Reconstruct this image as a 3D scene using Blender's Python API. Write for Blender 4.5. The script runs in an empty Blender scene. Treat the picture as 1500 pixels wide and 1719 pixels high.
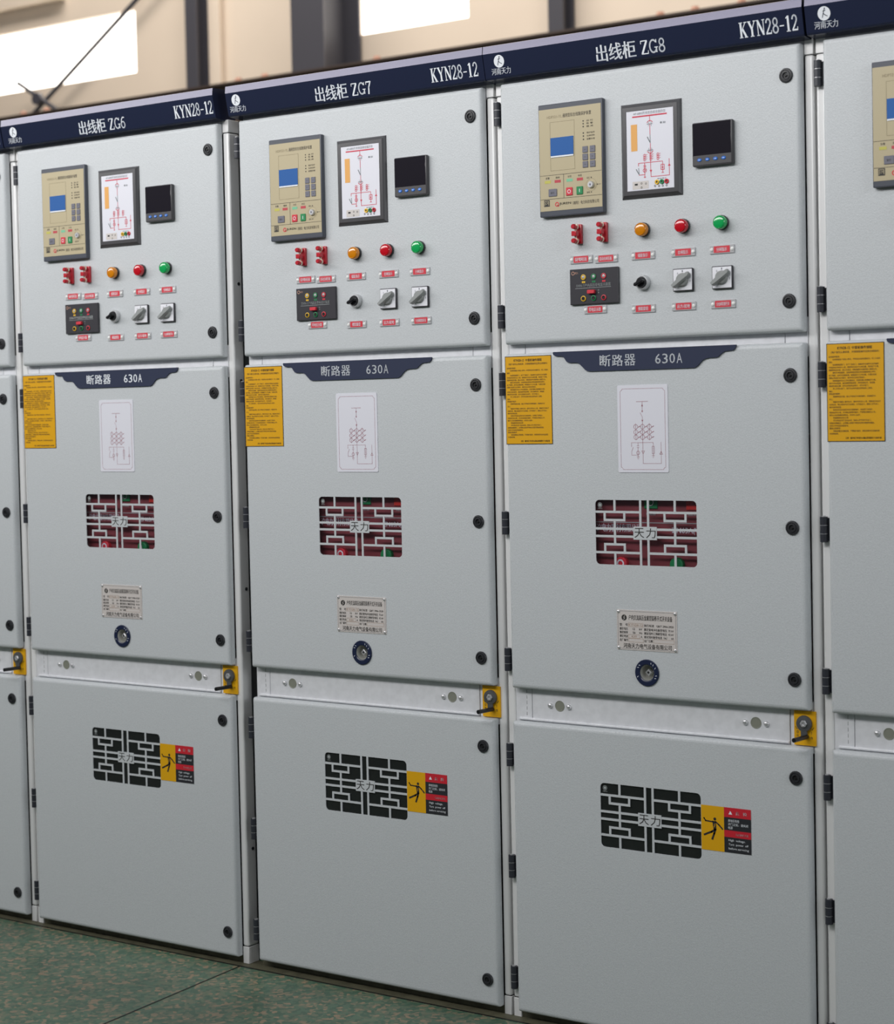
import bpy, bmesh, math, random
from mathutils import Matrix, Vector

random.seed(4)
SC = bpy.context.scene
COL = SC.collection

# ------------------------------------------------------------------ camera
cam_d = bpy.data.cameras.new('camera')
cam = bpy.data.objects.new('camera', cam_d)
COL.objects.link(cam)
RX = Vector((0.8172140, 0.5759539, -0.0209372))
RY = Vector((0.0048391, -0.0431840, -0.9990554))
RZ = Vector((-0.5763140, 0.8163408, -0.0380777))
cam.matrix_world = Matrix(((RX.x, -RY.x, -RZ.x, 2.8670), (RX.y, -RY.y, -RZ.y, -3.6806),
                           (RX.z, -RY.z, -RZ.z, 1.4314), (0, 0, 0, 1)))
cam_d.sensor_fit = 'VERTICAL'
cam_d.lens = 70.0
cam_d.sensor_height = 70.0 * 1719 / 3194.8
cam_d.sensor_width = cam_d.sensor_height * 1500 / 1719
cam_d.shift_x = -(756.97 - 750.0) / 1719
cam_d.shift_y = (811.25 - 859.5) / 1719
cam_d.clip_end = 200
cam_d.dof.use_dof = True
cam_d.dof.focus_distance = 4.45
cam_d.dof.aperture_fstop = 4.6
SC.camera = cam

# ------------------------------------------------------------------ light and exposure
SC.view_settings.view_transform = 'Standard'
SC.view_settings.look = 'None'
SC.view_settings.gamma = 1.0
SC.view_settings.use_curve_mapping = False
SC.view_settings.exposure = 0.0

world = bpy.data.worlds.new('world')
SC.world = world
world.use_nodes = True
bg = world.node_tree.nodes['Background']
bg.inputs[0].default_value = (0.76, 0.87, 1.0, 1)
bg.inputs[1].default_value = 0.085


def area_light(name, loc, target, sx, sy, power, col=(1, 1, 1)):
    d = bpy.data.lights.new(name, 'AREA')
    d.shape = 'RECTANGLE'
    d.size, d.size_y, d.energy, d.color = sx, sy, power, col
    o = bpy.data.objects.new(name, d)
    COL.objects.link(o)
    o.location = loc
    o.rotation_euler = (Vector(target) - Vector(loc)).to_track_quat('-Z', 'Y').to_euler()
    return o


area_light('front_fill', (-2.3, -3.0, 3.5), (-2.1, 0.0, 4.0), 8.6, 0.9, 254, (1.0, 0.99, 0.985))  # added unseen light in front of the row, brightens the upper doors most
area_light('side_fill', (8.5, -2.6, 3.2), (0.5, 0.0, 1.7), 3.0, 2.4, 120, (0.95, 0.98, 1.0))  # added unseen light from the right, lifts the door sides
area_light('skylight_strip', (-1.6, -3.2, 6.6), (-1.3, -2.8, 0.0), 7.0, 1.6, 60, (1.0, 0.985, 0.97))
area_light('wall_fill', (-4.5, 4.2, 7.6), (-4.5, 6.6, 3.5), 9.0, 1.6, 430, (1.0, 0.935, 0.86))  # added unseen light that brightens the far wall

# ------------------------------------------------------------------ materials
MATS = {}


def lin(c):
    return tuple((v / 12.92 if v <= 0.04045 else ((v + 0.055) / 1.055) ** 2.4) for v in (x / 255 for x in c))


def mat(name, rgb, rough=0.5, metal=0.0, spec=0.5, coat=0.0, emit=0.0, srgb=True, bump=None, speckle=None):
    m = bpy.data.materials.new(name)
    m.use_nodes = True
    nt = m.node_tree
    b = nt.nodes['Principled BSDF']
    c = lin(rgb) if srgb else rgb
    b.inputs['Base Color'].default_value = (*c, 1)
    b.inputs['Roughness'].default_value = rough
    b.inputs['Metallic'].default_value = metal
    b.inputs['Specular IOR Level'].default_value = spec
    b.inputs['Coat Weight'].default_value = coat
    b.inputs['Coat Roughness'].default_value = 0.15
    if emit:
        b.inputs['Emission Color'].default_value = (*c, 1)
        b.inputs['Emission Strength'].default_value = emit
    tc = nt.nodes.new('ShaderNodeTexCoord')
    if speckle:
        scale, amount = speckle
        n = nt.nodes.new('ShaderNodeTexNoise')
        n.inputs['Scale'].default_value = scale
        n.inputs['Detail'].default_value = 3
        r = nt.nodes.new('ShaderNodeMapRange')
        r.inputs['From Min'].default_value, r.inputs['From Max'].default_value = 0.3, 0.7
        r.inputs['To Min'].default_value, r.inputs['To Max'].default_value = 1 - amount, 1 + amount
        mx = nt.nodes.new('ShaderNodeMix')
        mx.data_type = 'RGBA'
        mx.blend_type = 'MULTIPLY'
        mx.inputs[0].default_value = 1
        mx.inputs[6].default_value = (*c, 1)
        nt.links.new(tc.outputs['Object'], n.inputs['Vector'])
        nt.links.new(n.outputs['Fac'], r.inputs['Value'])
        nt.links.new(r.outputs[0], mx.inputs[7])
        nt.links.new(mx.outputs[2], b.inputs['Base Color'])
    if bump:
        scale, dist = bump
        n = nt.nodes.new('ShaderNodeTexNoise')
        n.inputs['Scale'].default_value = scale
        n.inputs['Detail'].default_value = 2
        bp = nt.nodes.new('ShaderNodeBump')
        bp.inputs['Strength'].default_value = 1.0
        bp.inputs['Distance'].default_value = dist
        nt.links.new(tc.outputs['Object'], n.inputs['Vector'])
        nt.links.new(n.outputs['Fac'], bp.inputs['Height'])
        nt.links.new(bp.outputs[0], b.inputs['Normal'])
    MATS[name] = m
    return m


def film(name, tint, gloss=0.08, rough=0.05, alpha=0.0, body=(0, 0, 0)):
    """thin clear plastic: transparent with a glossy reflection and an optional milky body"""
    m = bpy.data.materials.new(name)
    m.use_nodes = True
    nt = m.node_tree
    nt.nodes.remove(nt.nodes['Principled BSDF'])
    out = nt.nodes['Material Output']
    t = nt.nodes.new('ShaderNodeBsdfTransparent')
    t.inputs[0].default_value = (*tint, 1)
    d = nt.nodes.new('ShaderNodeBsdfDiffuse')
    d.inputs[0].default_value = (*body, 1)
    g = nt.nodes.new('ShaderNodeBsdfGlossy')
    g.inputs['Roughness'].default_value = rough
    a = nt.nodes.new('ShaderNodeMixShader')
    a.inputs[0].default_value = alpha
    b = nt.nodes.new('ShaderNodeMixShader')
    b.inputs[0].default_value = gloss
    nt.links.new(t.outputs[0], a.inputs[1])
    nt.links.new(d.outputs[0], a.inputs[2])
    nt.links.new(a.outputs[0], b.inputs[1])
    nt.links.new(g.outputs[0], b.inputs[2])
    nt.links.new(b.outputs[0], out.inputs[0])
    MATS[name] = m
    return m


mat('door_paint', (201, 205, 208), rough=0.42, bump=(420, 0.0004), speckle=(300, 0.05))
mat('post_metal', (234, 234, 234), rough=0.3, metal=0.05, bump=(600, 0.0001))
mat('galvanised', (226, 227, 231), rough=0.42, metal=0.08, speckle=(60, 0.05), bump=(300, 0.0001))
mat('carcass_metal', (120, 124, 126), rough=0.5, metal=0.4)
mat('navy_header', (36, 42, 64), rough=0.16, bump=(300, 0.00003), coat=0.12)
MATS['navy_header'].node_tree.nodes['Principled BSDF'].inputs['Specular Tint'].default_value = (0.82, 0.78, 1.0, 1)
mat('navy_sign', (46, 53, 77), rough=0.6, spec=0.3)
mat('white_print', (236, 240, 246), rough=0.6)
mat('lock_black', (42, 43, 47), rough=0.45)
mat('deep_black', (14, 14, 16), rough=0.5)
mat('hinge_black', (48, 50, 58), rough=0.42)
mat('chrome', (176, 176, 170), rough=0.4, metal=0.35)
mat('slate_plastic', (74, 78, 88), rough=0.35)
mat('beige_film', (188, 175, 142), rough=0.45)
mat('beige_line', (150, 136, 106), rough=0.5)
mat('dark_print', (50, 48, 46), rough=0.6)
mat('screen_blue', (58, 98, 158), rough=0.15, emit=0.2)
mat('key_grey', (112, 112, 124), rough=0.5)
mat('red_print', (214, 50, 66), rough=0.5)
mat('soft_red', (192, 66, 76), rough=0.5)
mat('green_print', (20, 136, 78), rough=0.5)
mat('mint', (120, 196, 156), rough=0.5)
mat('olive_yellow', (196, 190, 88), rough=0.5)
mat('white_plastic', (238, 238, 236), rough=0.3)
mat('silver', (212, 212, 214), rough=0.3, metal=0.6)
mat('charcoal', (68, 67, 70), rough=0.4)
mat('white_card', (229, 229, 238), rough=0.35)
mat('crimson_line', (210, 62, 84), rough=0.6)
mat('mauve_line', (168, 110, 122), rough=0.6)
mat('grey_line', (120, 124, 130), rough=0.6)
mat('orange_label', (234, 172, 92), rough=0.5)
mat('meter_glass', (30, 26, 34), rough=0.08, coat=0.5)
mat('blue_button', (40, 116, 216), rough=0.35)
mat('amber_lens', (214, 132, 12), rough=0.12, coat=0.6)
mat('red_lens', (196, 16, 34), rough=0.12, coat=0.6)
mat('green_lens', (24, 168, 88), rough=0.12, coat=0.6)
mat('red_plastic', (190, 30, 46), rough=0.28, coat=0.3)
mat('brass', (226, 214, 194), rough=0.25, metal=0.5)
mat('yellow_print', (238, 190, 40), rough=0.5)
mat('panel_black', (58, 57, 62), rough=0.35)
mat('knob_black', (26, 26, 29), rough=0.3)
mat('knob_silver', (196, 198, 200), rough=0.35, metal=0.2)
mat('switch_white', (240, 240, 246), rough=0.35)
mat('switch_grey', (150, 153, 152), rough=0.4)
mat('sheet_yellow', (228, 168, 0), rough=0.45)
mat('sign_yellow', (228, 170, 0), rough=0.5)
mat('sign_red', (204, 34, 50), rough=0.5)
mat('sign_black', (40, 41, 46), rough=0.5)
mat('plate_steel', (214, 207, 203), rough=0.35, metal=0.05)
mat('tan_print', (176, 148, 128), rough=0.5)
mat('ring_navy', (32, 40, 68), rough=0.3)
mat('plug_grey', (132, 134, 122), rough=0.5)
mat('lever_grey', (92, 94, 96), rough=0.4, metal=0.3)
mat('breaker_maroon', (134, 62, 68), rough=0.5)
mat('breaker_red', (196, 52, 44), rough=0.4)
mat('emblem_grey', (170, 176, 176), rough=0.5)
film('window_film', (0.95, 0.93, 0.95), gloss=0.04)
film('smoked_film', (0.30, 0.33, 0.32), gloss=0.05, alpha=0.6, body=(0.03, 0.034, 0.034))
film('clear_plastic', (0.92, 0.92, 0.95), gloss=0.16, rough=0.2, alpha=0.6, body=(0.88, 0.88, 0.9))
mat('cladding_beige', (224, 208, 190), rough=0.6, speckle=(1.5, 0.03))
mat('steel_dark', (70, 69, 76), rough=0.5)
mat('beam_brown', (70, 58, 52), rough=0.5)
mat('bolt_copper', (226, 176, 152), rough=0.35, metal=0.2)
mat('glazing_daylight', (255, 250, 242), rough=0.5, emit=3.2)
mat('base_steel', (86, 84, 66), rough=0.6, speckle=(30, 0.25))


def floor_mat():
    m = mat('floor_terrazzo', (86, 112, 92), rough=0.42)
    nt = m.node_tree
    b = nt.nodes['Principled BSDF']
    tc = nt.nodes.new('ShaderNodeTexCoord')
    mp = nt.nodes.new('ShaderNodeMapping')
    mp.inputs['Scale'].default_value = (1.0, 1.0, 1.0)
    v = nt.nodes.new('ShaderNodeTexVoronoi')
    v.inputs['Scale'].default_value = 88
    v.inputs['Randomness'].default_value = 1
    sep = nt.nodes.new('ShaderNodeSeparateColor')
    ramp = nt.nodes.new('ShaderNodeValToRGB')
    e = ramp.color_ramp.elements
    ramp.color_ramp.interpolation = 'CONSTANT'
    stops = [(0.0, (74, 104, 84)), (0.28, (88, 116, 94)), (0.5, (104, 120, 96)), (0.62, (112, 120, 98)),
             (0.76, (142, 130, 106)), (0.88, (98, 110, 90)), (0.95, (154, 134, 108))]
    e[0].position, e[0].color = stops[0][0], (*lin(stops[0][1]), 1)
    e[1].position, e[1].color = stops[1][0], (*lin(stops[1][1]), 1)
    for p, c in stops[2:]:
        x = e.new(p)
        x.color = (*lin(c), 1)
    n = nt.nodes.new('ShaderNodeTexNoise')
    n.inputs['Scale'].default_value = 3.2
    n.inputs['Detail'].default_value = 5
    r = nt.nodes.new('ShaderNodeMapRange')
    r.inputs['From Min'].default_value, r.inputs['From Max'].default_value = 0.3, 0.7
    r.inputs['To Min'].default_value, r.inputs['To Max'].default_value = 0.72, 1.08
    n2 = nt.nodes.new('ShaderNodeTexNoise')
    n2.inputs['Scale'].default_value = 40
    n2.inputs['Detail'].default_value = 3
    warp = nt.nodes.new('ShaderNodeMix')
    warp.data_type = 'RGBA'
    warp.blend_type = 'ADD'
    warp.inputs[0].default_value = 0.02
    mx = nt.nodes.new('ShaderNodeMix')
    mx.data_type = 'RGBA'
    mx.blend_type = 'MULTIPLY'
    mx.inputs[0].default_value = 1
    L = nt.links.new
    L(tc.outputs['Object'], mp.inputs['Vector'])
    L(mp.outputs[0], n2.inputs['Vector'])
    L(mp.outputs[0], warp.inputs[6])
    L(n2.outputs['Color'], warp.inputs[7])
    L(warp.outputs[2], v.inputs['Vector'])
    L(v.outputs['Color'], sep.inputs[0])
    L(sep.outputs[0], ramp.inputs[0])
    L(tc.outputs['Object'], n.inputs['Vector'])
    L(n.outputs['Fac'], r.inputs['Value'])
    L(ramp.outputs[0], mx.inputs[6])
    L(r.outputs[0], mx.inputs[7])
    L(mx.outputs[2], b.inputs['Base Color'])


floor_mat()

# ------------------------------------------------------------------ mesh building
TEXT = {}


def text_geo(s):
    key = s
    if key not in TEXT:
        cu = bpy.data.curves.new('lettering', 'FONT')
        cu.body = s
        cu.size = 1
        cu.resolution_u = 2
        o = bpy.data.objects.new('lettering', cu)
        m = bpy.data.meshes.new_from_object(o)
        vs = [(v.co.x, v.co.y) for v in m.vertices]
        fs = [tuple(p.vertices) for p in m.polygons]
        bpy.data.objects.remove(o)
        bpy.data.curves.remove(cu)
        bpy.data.meshes.remove(m)
        TEXT[key] = (vs, fs)
    return TEXT[key]


class MB:
    """collects shapes of one part; build() links them as one mesh object"""

    def __init__(self):
        self.v, self.f, self.m, self.names = [], [], [], []

    def mi(self, name):
        if name not in self.names:
            self.names.append(name)
        return self.names.index(name)

    def add(self, verts, faces, m):
        o = len(self.v)
        self.v += [tuple(v) for v in verts]
        k = self.mi(m)
        for f in faces:
            self.f.append(tuple(i + o for i in f))
            self.m.append(k)

    def box(self, x0, x1, y0, y1, z0, z1, m, bev=0.0, seg=2):
        bm = bmesh.new()
        bmesh.ops.create_cube(bm, size=1)
        for v in bm.verts:
            v.co = Vector((x0 + (v.co.x + .5) * (x1 - x0), y0 + (v.co.y + .5) * (y1 - y0), z0 + (v.co.z + .5) * (z1 - z0)))
        if bev:
            bmesh.ops.bevel(bm, geom=bm.edges[:], offset=bev, segments=seg, affect='EDGES', profile=0.5)
        self.bm(bm, m)

    def bm(self, bm, m):
        bm.verts.ensure_lookup_table()
        for i, v in enumerate(bm.verts):
            v.index = i
        self.add([v.co for v in bm.verts], [[v.index for v in f.verts] for f in bm.faces], m)
        bm.free()

    def lathe(self, cx, cz, prof, m, n=28, sx=1.0, sz=1.0):
        """prof: (radius, y) from back to front around the y axis; a 0 radius closes"""
        vs, fs = [], []
        rings = []
        for r, y in prof:
            if r <= 1e-9:
                rings.append([len(vs)])
                vs.append((cx, y, cz))
            else:
                rings.append(list(range(len(vs), len(vs) + n)))
                for k in range(n):
                    a = 2 * math.pi * k / n
                    vs.append((cx + r * math.cos(a) * sx, y, cz + r * math.sin(a) * sz))
        for A, B in zip(rings, rings[1:]):
            for k in range(n):
                k2 = (k + 1) % n
                if len(A) == 1 and len(B) == 1:
                    continue
                if len(A) == 1:
                    fs.append((A[0], B[k], B[k2]))
                elif len(B) == 1:
                    fs.append((A[k], B[0], A[k2]))
                else:
                    fs.append((A[k], B[k], B[k2], A[k2]))
        self.add(vs, fs, m)

    def tube(self, p, q, r, m, n=16, r2=None):
        p, q = Vector(p), Vector(q)
        d = (q - p).normalized()
        a = d.orthogonal().normalized()
        b = d.cross(a)
        vs = []
        for c, rr in ((p, r), (q, r if r2 is None else r2)):
            for k in range(n):
                t = 2 * math.pi * k / n
                vs.append(c + (a * math.cos(t) + b * math.sin(t)) * rr)
        fs = [(k, (k + 1) % n, n + (k + 1) % n, n + k) for k in range(n)]
        fs += [tuple(range(n))[::-1], tuple(range(n, 2 * n))]
        self.add(vs, fs, m)

    def prism(self, pts, y0, y1, m):
        """outline in x, z given around; y0 front, y1 back"""
        n = len(pts)
        vs = [(x, y0, z) for x, z in pts] + [(x, y1, z) for x, z in pts]
        fs = [tuple(range(n)), tuple(range(n, 2 * n))[::-1]]
        fs += [(k, n + k, n + (k + 1) % n, (k + 1) % n) for k in range(n)]
        self.add(vs, fs, m)

    def rect(self, x0, x1, z0, z1, y, m):
        self.add([(x0, y, z0), (x1, y, z0), (x1, y, z1), (x0, y, z1)], [(0, 1, 2, 3)], m)

    def line(self, pts, w, y, m, closed=False):
        """flat printed stroke along a polyline in x, z"""
        P = [Vector((a, b)) for a, b in pts]
        n = len(P)
        segs = [(i, (i + 1) % n) for i in range(n if closed else n - 1)]
        for i, j in segs:
            d = P[j] - P[i]
            if d.length < 1e-9:
                continue
            d.normalize()
            e = d * (w * 0.5 if (closed or n > 2) else 0)
            s = Vector((-d.y, d.x)) * w * 0.5
            q = [P[i] - e - s, P[j] + e - s, P[j] + e + s, P[i] - e + s]
            self.add([(c.x, y, c.y) for c in q], [(0, 1, 2, 3)], m)

    def disc(self, cx, cz, r, y, m, n=20):
        self.add([(cx + r * math.cos(2 * math.pi * k / n), y, cz + r * math.sin(2 * math.pi * k / n)) for k in range(n)],
                 [tuple(range(n))], m)

    def ring(self, cx, cz, r, w, y, m, n=20, a0=0.0, a1=360.0):
        vs, fs = [], []
        full = abs(a1 - a0) >= 359.9
        k = n if full else n + 1
        for i in range(k):
            t = math.radians(a0 + (a1 - a0) * i / n)
            for rr in (r - w / 2, r + w / 2):
                vs.append((cx + rr * math.cos(t), y, cz + rr * math.sin(t)))
        for i in range(n):
            a, b = 2 * i, (2 * i + 2) % (2 * k)
            fs.append((a, a + 1, b + 1, b))
        self.add(vs, fs, m)

    def text(self, s, x0, x1, z0, z1, y, m, bold=0.0):
        """printed writing stretched into the given box"""
        vs, fs = text_geo(s)
        if bold:
            vs = [(v[0] - bold, v[1]) for v in vs] + [(v[0] + bold, v[1]) for v in vs]
            n = len(vs) // 2
            fs = fs + [tuple(i + n for i in f) for f in fs]
        a0, a1 = min(v[0] for v in vs), max(v[0] for v in vs)
        b0, b1 = min(v[1] for v in vs), max(v[1] for v in vs)
        self.add([(x0 + (v[0] - a0) / (a1 - a0) * (x1 - x0), y, z0 + (v[1] - b0) / max(b1 - b0, 1e-6) * (z1 - z0)) for v in vs], fs, m)

    def textl(self, s, x, z, sx, sz, y, m, bold=0.0):
        vs, fs = text_geo(s)
        self.add([(x + v[0] * sx, y, z + v[1] * sz) for v in vs], fs, m)

    def build(self, name, parent=None, angle=35):
        me = bpy.data.meshes.new(name)
        xs = [[v[i] for v in self.v] for i in range(3)]
        c = Vector([(min(a) + max(a)) / 2 for a in xs])
        base = Vector(parent['_c']) if parent is not None and '_c' in parent else Vector((0, 0, 0))
        me.from_pydata([(v[0] - c.x, v[1] - c.y, v[2] - c.z) for v in self.v], [], self.f)
        for nm in self.names:
            me.materials.append(MATS[nm])
        for p, k in zip(me.polygons, self.m):
            p.material_index = k
            p.use_smooth = True
        bm = bmesh.new()
        bm.from_mesh(me)
        bmesh.ops.recalc_face_normals(bm, faces=bm.faces[:])
        bm.to_mesh(me)
        bm.free()
        me.set_sharp_from_angle(angle=math.radians(angle))
        for p in me.polygons:               # plain flat faces stay flat, rounded edges stay smooth
            if max(abs(c_) for c_ in p.normal) > 0.99995:
                p.use_smooth = False
        o = bpy.data.objects.new(name, me)
        COL.objects.link(o)
        if parent is not None:
            o.parent = parent
        o.location = c - base
        o['_c'] = tuple(c)
        return o


def tag(o, label=None, cat=None, group=None, kind=None):
    if label:
        o['label'] = label
    if cat:
        o['category'] = cat
    if group:
        o['group'] = group
    if kind:
        o['kind'] = kind
    return o


# ------------------------------------------------------------------ the hall
WY = 7.0                                   # the far wall
m = MB()
m.add([(-22, -12, 0), (12, -12, 0), (12, WY + .2, 0), (-22, WY + .2, 0)], [(0, 1, 2, 3)], 'floor_terrazzo')
tag(m.build('floor'), kind='structure')
m = MB()                                   # thin dark joints of the floor slabs
m.box(-14, 9, -0.014, -0.010, 0.0, 0.0012, 'deep_black')
m.add([(-0.4285, -0.014, .001), (-0.4245, -0.014, .001), (-0.327, -1.4, .001), (-0.332, -1.4, .001)], [(0, 1, 2, 3)], 'deep_black')
tag(m.build('trim_1'), kind='structure')
m = MB()
m.box(-14, 9, -0.0095, 0.05, 0.0, 0.0015, 'base_steel')
tag(m.build('trim_2'), kind='structure')

# far wall with window openings (x0, x1)
WZ0, WZ1 = 4.06, 4.56
wins = [(-13.0, -7.52), (-5.42, -4.42), (-2.2, 1.2)]
m = MB()
edges = [-22] + [e for w in wins for e in w] + [8]
m.box(-22, 8, WY, WY + .12, 0, WZ0, 'cladding_beige')
m.box(-22, 8, WY, WY + .12, WZ1, 8.5, 'cladding_beige')
for a, b in zip(edges[0::2], edges[1::2]):
    m.box(a, b, WY, WY + .12, WZ0, WZ1, 'cladding_beige')
tag(m.build('wall_back'), kind='structure')
for i, (a, b) in enumerate(wins):
    m = MB()
    m.box(a, b, WY + .05, WY + .07, WZ0, WZ1, 'glazing_daylight')
    w = tag(m.build('window_%d' % (i + 1)), kind='structure')
    m = MB()
    for x in (a, b - .03):
        m.box(x, x + .03, WY + .0, WY + .09, WZ0, WZ1, 'cladding_beige')
    m.box(a + .03, b - .03, WY + .0, WY + .09, WZ0, WZ0 + .02, 'cladding_beige')
    m.build('window_frame', w)
m = MB()
m.box(-22, -8.3, WY - .12, WY, 4.73, 4.93, 'cladding_beige')
tag(m.build('trim_3'), kind='structure')


def h_column(name, xr, yf, w, depth, label):
    """steel column: front flange, web and back flange"""
    m = MB()
    yb = yf + depth
    m.box(xr - w, xr, yf, yf + .02, 0, 8.4, 'steel_dark', .004)
    m.box(xr - w / 2 - .012, xr - w / 2 + .012, yf + .02, yb - .02, 0, 8.4, 'steel_dark')
    m.box(xr - w, xr, yb - .02, yb, 0, 8.4, 'steel_dark', .004)
    return tag(m.build(name), label, 'column')


h_column('steel_column', -5.35, 6.56, .29, .42, 'wide dark steel column between the two bright windows')
h_column('steel_column', -6.772, 6.84, .115, .15, 'slim dark steel column right of the long bright window with the brace')
h_column('steel_column', -3.605, 6.84, .115, .15, 'slim dark steel column right of the second bright window')
m = MB()
m.box(-6.752, -6.64, 6.94, 6.995, 0, 8.4, 'cladding_beige', .01)
tag(m.build('trim_4'), kind='structure')

m = MB()                                   # runway beam along the wall
m.box(-20, 6, 6.25, 6.45, 3.71, 3.725, 'beam_brown')
m.box(-20, 6, 6.34, 6.36, 3.40, 3.71, 'beam_brown')
m.box(-20, 6, 6.25, 6.45, 3.385, 3.40, 'beam_brown')
beam = m.build('runway_beam')
tag(beam, 'long brown steel beam with copper coloured bolts just above the navy headers', 'beam')
for x in (-8.05, -7.80, -5.90, -5.66, -4.70, -2.60, -2.37, -2.07):
    m = MB()
    m.tube((x, 6.30, 3.715), (x, 6.30, 3.738), .030, 'bolt_copper', 6)
    m.tube((x, 6.30, 3.738), (x, 6.30, 3.752), .022, 'bolt_copper', 12)
    m.build('bolt', beam)

# wind bracing in front of the left window
def wall_pt(t):
    return t


m = MB()
A, B = Vector((-8.60, 6.9, 3.86)), Vector((-7.02, 6.9, 4.86))
m.tube(A, B, .018, 'steel_dark', 10)
br = tag(m.build('brace_rod'), 'long thin diagonal brace rod crossing the left bright window', 'brace rod')
m = MB()
m.tube((-8.72, 6.86, 4.115), (-8.16, 6.86, 3.78), .018, 'steel_dark', 10)
br2 = tag(m.build('brace_rod'), 'short brace rod sloping down right below the left bright window', 'brace rod')
m = MB()
m.lathe(-8.50, 3.965, [(0, 6.88), (.048, 6.88), (.048, 6.84), (0, 6.84)], 'steel_dark')
m.build('node_plate', br2)

# ------------------------------------------------------------------ cabinets
DX0, DX1 = -0.3728, 0.3755
LOCKX = 0.3455


def rr(x0, x1, z0, z1, r, n=4):
    """rounded rectangle outline"""
    pts = []
    for cx, cz, a in ((x1 - r, z1 - r, 0), (x0 + r, z1 - r, 90), (x0 + r, z0 + r, 180), (x1 - r, z0 + r, 270)):
        for k in range(n + 1):
            t = math.radians(a + 90 * k / n)
            pts.append((cx + r * math.cos(t), cz + r * math.sin(t)))
    return pts


def circ(cx, cz, r, n=28):
    return [(cx + r * math.cos(2 * math.pi * k / n), cz + r * math.sin(2 * math.pi * k / n)) for k in range(n)]


def door(name, root, z0, z1, holes=()):
    bm = bmesh.new()
    prof = [(0.0, 0.021), (0.0, 0.009), (0.0008, 0.0055), (0.0030, 0.0020), (0.0062, 0.0005), (0.010, 0.0)]
    rings = []
    for d, y in prof:
        pts = rr(DX0 + d, DX1 - d, z0 + d, z1 - d, max(.0035 - d * .2, .001), 3)
        rings.append([bm.verts.new((x, y, z)) for x, z in pts])
    for A, B in zip(rings, rings[1:]):
        for k in range(len(A)):
            bm.faces.new((A[k], A[(k + 1) % len(A)], B[(k + 1) % len(A)], B[k]))
    n = len(rings[-1])
    es = [bm.edges.get((rings[-1][k], rings[-1][(k + 1) % n])) for k in range(n)]
    for h in holes:
        a = [bm.verts.new((x, 0, z)) for x, z in h]
        b = [bm.verts.new((x, 0.002, z)) for x, z in h]
        for k in range(len(a)):
            k2 = (k + 1) % len(a)
            bm.faces.new((a[k], a[k2], b[k2], b[k]))
        es += [bm.edges.get((a[k], a[(k + 1) % len(a)])) for k in range(len(a))]
    bmesh.ops.triangle_fill(bm, edges=es, use_beauty=True, use_dissolve=False)
    m = MB()
    m.bm(bm, 'door_paint')
    return m.build(name, root)


def lock(parent, z):
    m = MB()
    m.lathe(LOCKX, z, [(.0150, 0), (.0154, -.0020), (.0140, -.0042), (.0118, -.0046), (.0112, -.0034), (.0098, -.0034),
                       (.0092, -.0050), (.0066, -.0052), (.0060, -.0020), (.0, -.0020)], 'lock_black')
    m.lathe(LOCKX, z, [(.0034, -.0019), (.0034, -.0046), (0, -.0046)], 'deep_black', 3)
    m.build('door_lock', parent)


def hinge(root, z):
    m = MB()
    x, y, r, h = -.3880, .0125, .0082, .0265
    for a, b in ((-h, -h * .36), (-h * .32, h * .32), (h * .36, h)):
        m.tube((x, y, z + a), (x, y, z + b), r, 'hinge_black', 18)
    for a, b in ((-h * .36, -h * .32), (h * .32, h * .36)):
        m.tube((x, y, z + a), (x, y, z + b), r * .96, 'silver', 18)
    m.tube((x, y, z + h), (x, y, z + h + .002), r * .55, 'silver', 12)
    m.box(x + .002, x + .0145, y + .004, y + .0085, z - h * .9, z + h * .9, 'hinge_black')
    m.build('hinge', root)


U = dict(a=.195, b1=.094, b2=.292, c1=.452, c2=.528, d=.79, e1=.69, e2=.893)
V = dict(t=.185, bx=.31, m1=.445, m2=.562, by=.686, l=.812)


def lattice(parent, x0, x1, z0, z1):
    """the cut sheet metal grille of the window: bars in the plane of the door"""
    m = MB()
    W, H = x1 - x0, z1 - z0
    t = .0052

    def vb(u, v0, v1):
        m.box(x0 + u * W - t / 2, x0 + u * W + t / 2, .0, .002, z1 - v1 * H, z1 - v0 * H, 'door_paint')

    def hb(v, u0, u1, g=0.0):
        m.box(x0 + u0 * W - g, x0 + u1 * W + g, .0001, .0019, z1 - v * H - t / 2, z1 - v * H + t / 2, 'door_paint')
    for c in ('c1', 'c2'):
        vb(U[c], 0, V['m1'])
        vb(U[c], V['m2'], 1)
    for v in ('t', 'm1', 'm2', 'l'):
        hb(V[v], 0, .46 if v in 'tl' else .39)
        hb(V[v], .52 if v in 'tl' else .60, 1)
    for a, b1, b2 in (('a', 'b1', 'b2'), ('d', 'e1', 'e2')):
        vb(U[a], 0, V['t'])
        vb(U[a], V['bx'], V['by'])
        vb(U[a], V['l'], 1)
        for b in (b1, b2):
            vb(U[b], V['t'], V['bx'])
            vb(U[b], V['by'], V['l'])
        for v in ('bx', 'by'):
            hb(V[v], U[b1], U[b2], t / 2)
    px0, px1, pz0, pz1 = x0 + .382 * W, x0 + .612 * W, z1 - .605 * H, z1 - .405 * H
    m.box(px0, px1, -.0006, .0016, pz0, pz1, 'door_paint')
    w = (px1 - px0) / 2
    for i, s in enumerate('天力'):
        m.text(s, px0 + .003 + i * w, px0 + w - .002 + i * w, pz0 + .004, pz1 - .003, -.0009, 'dark_print')
    m.build('window_lattice', parent)


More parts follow.
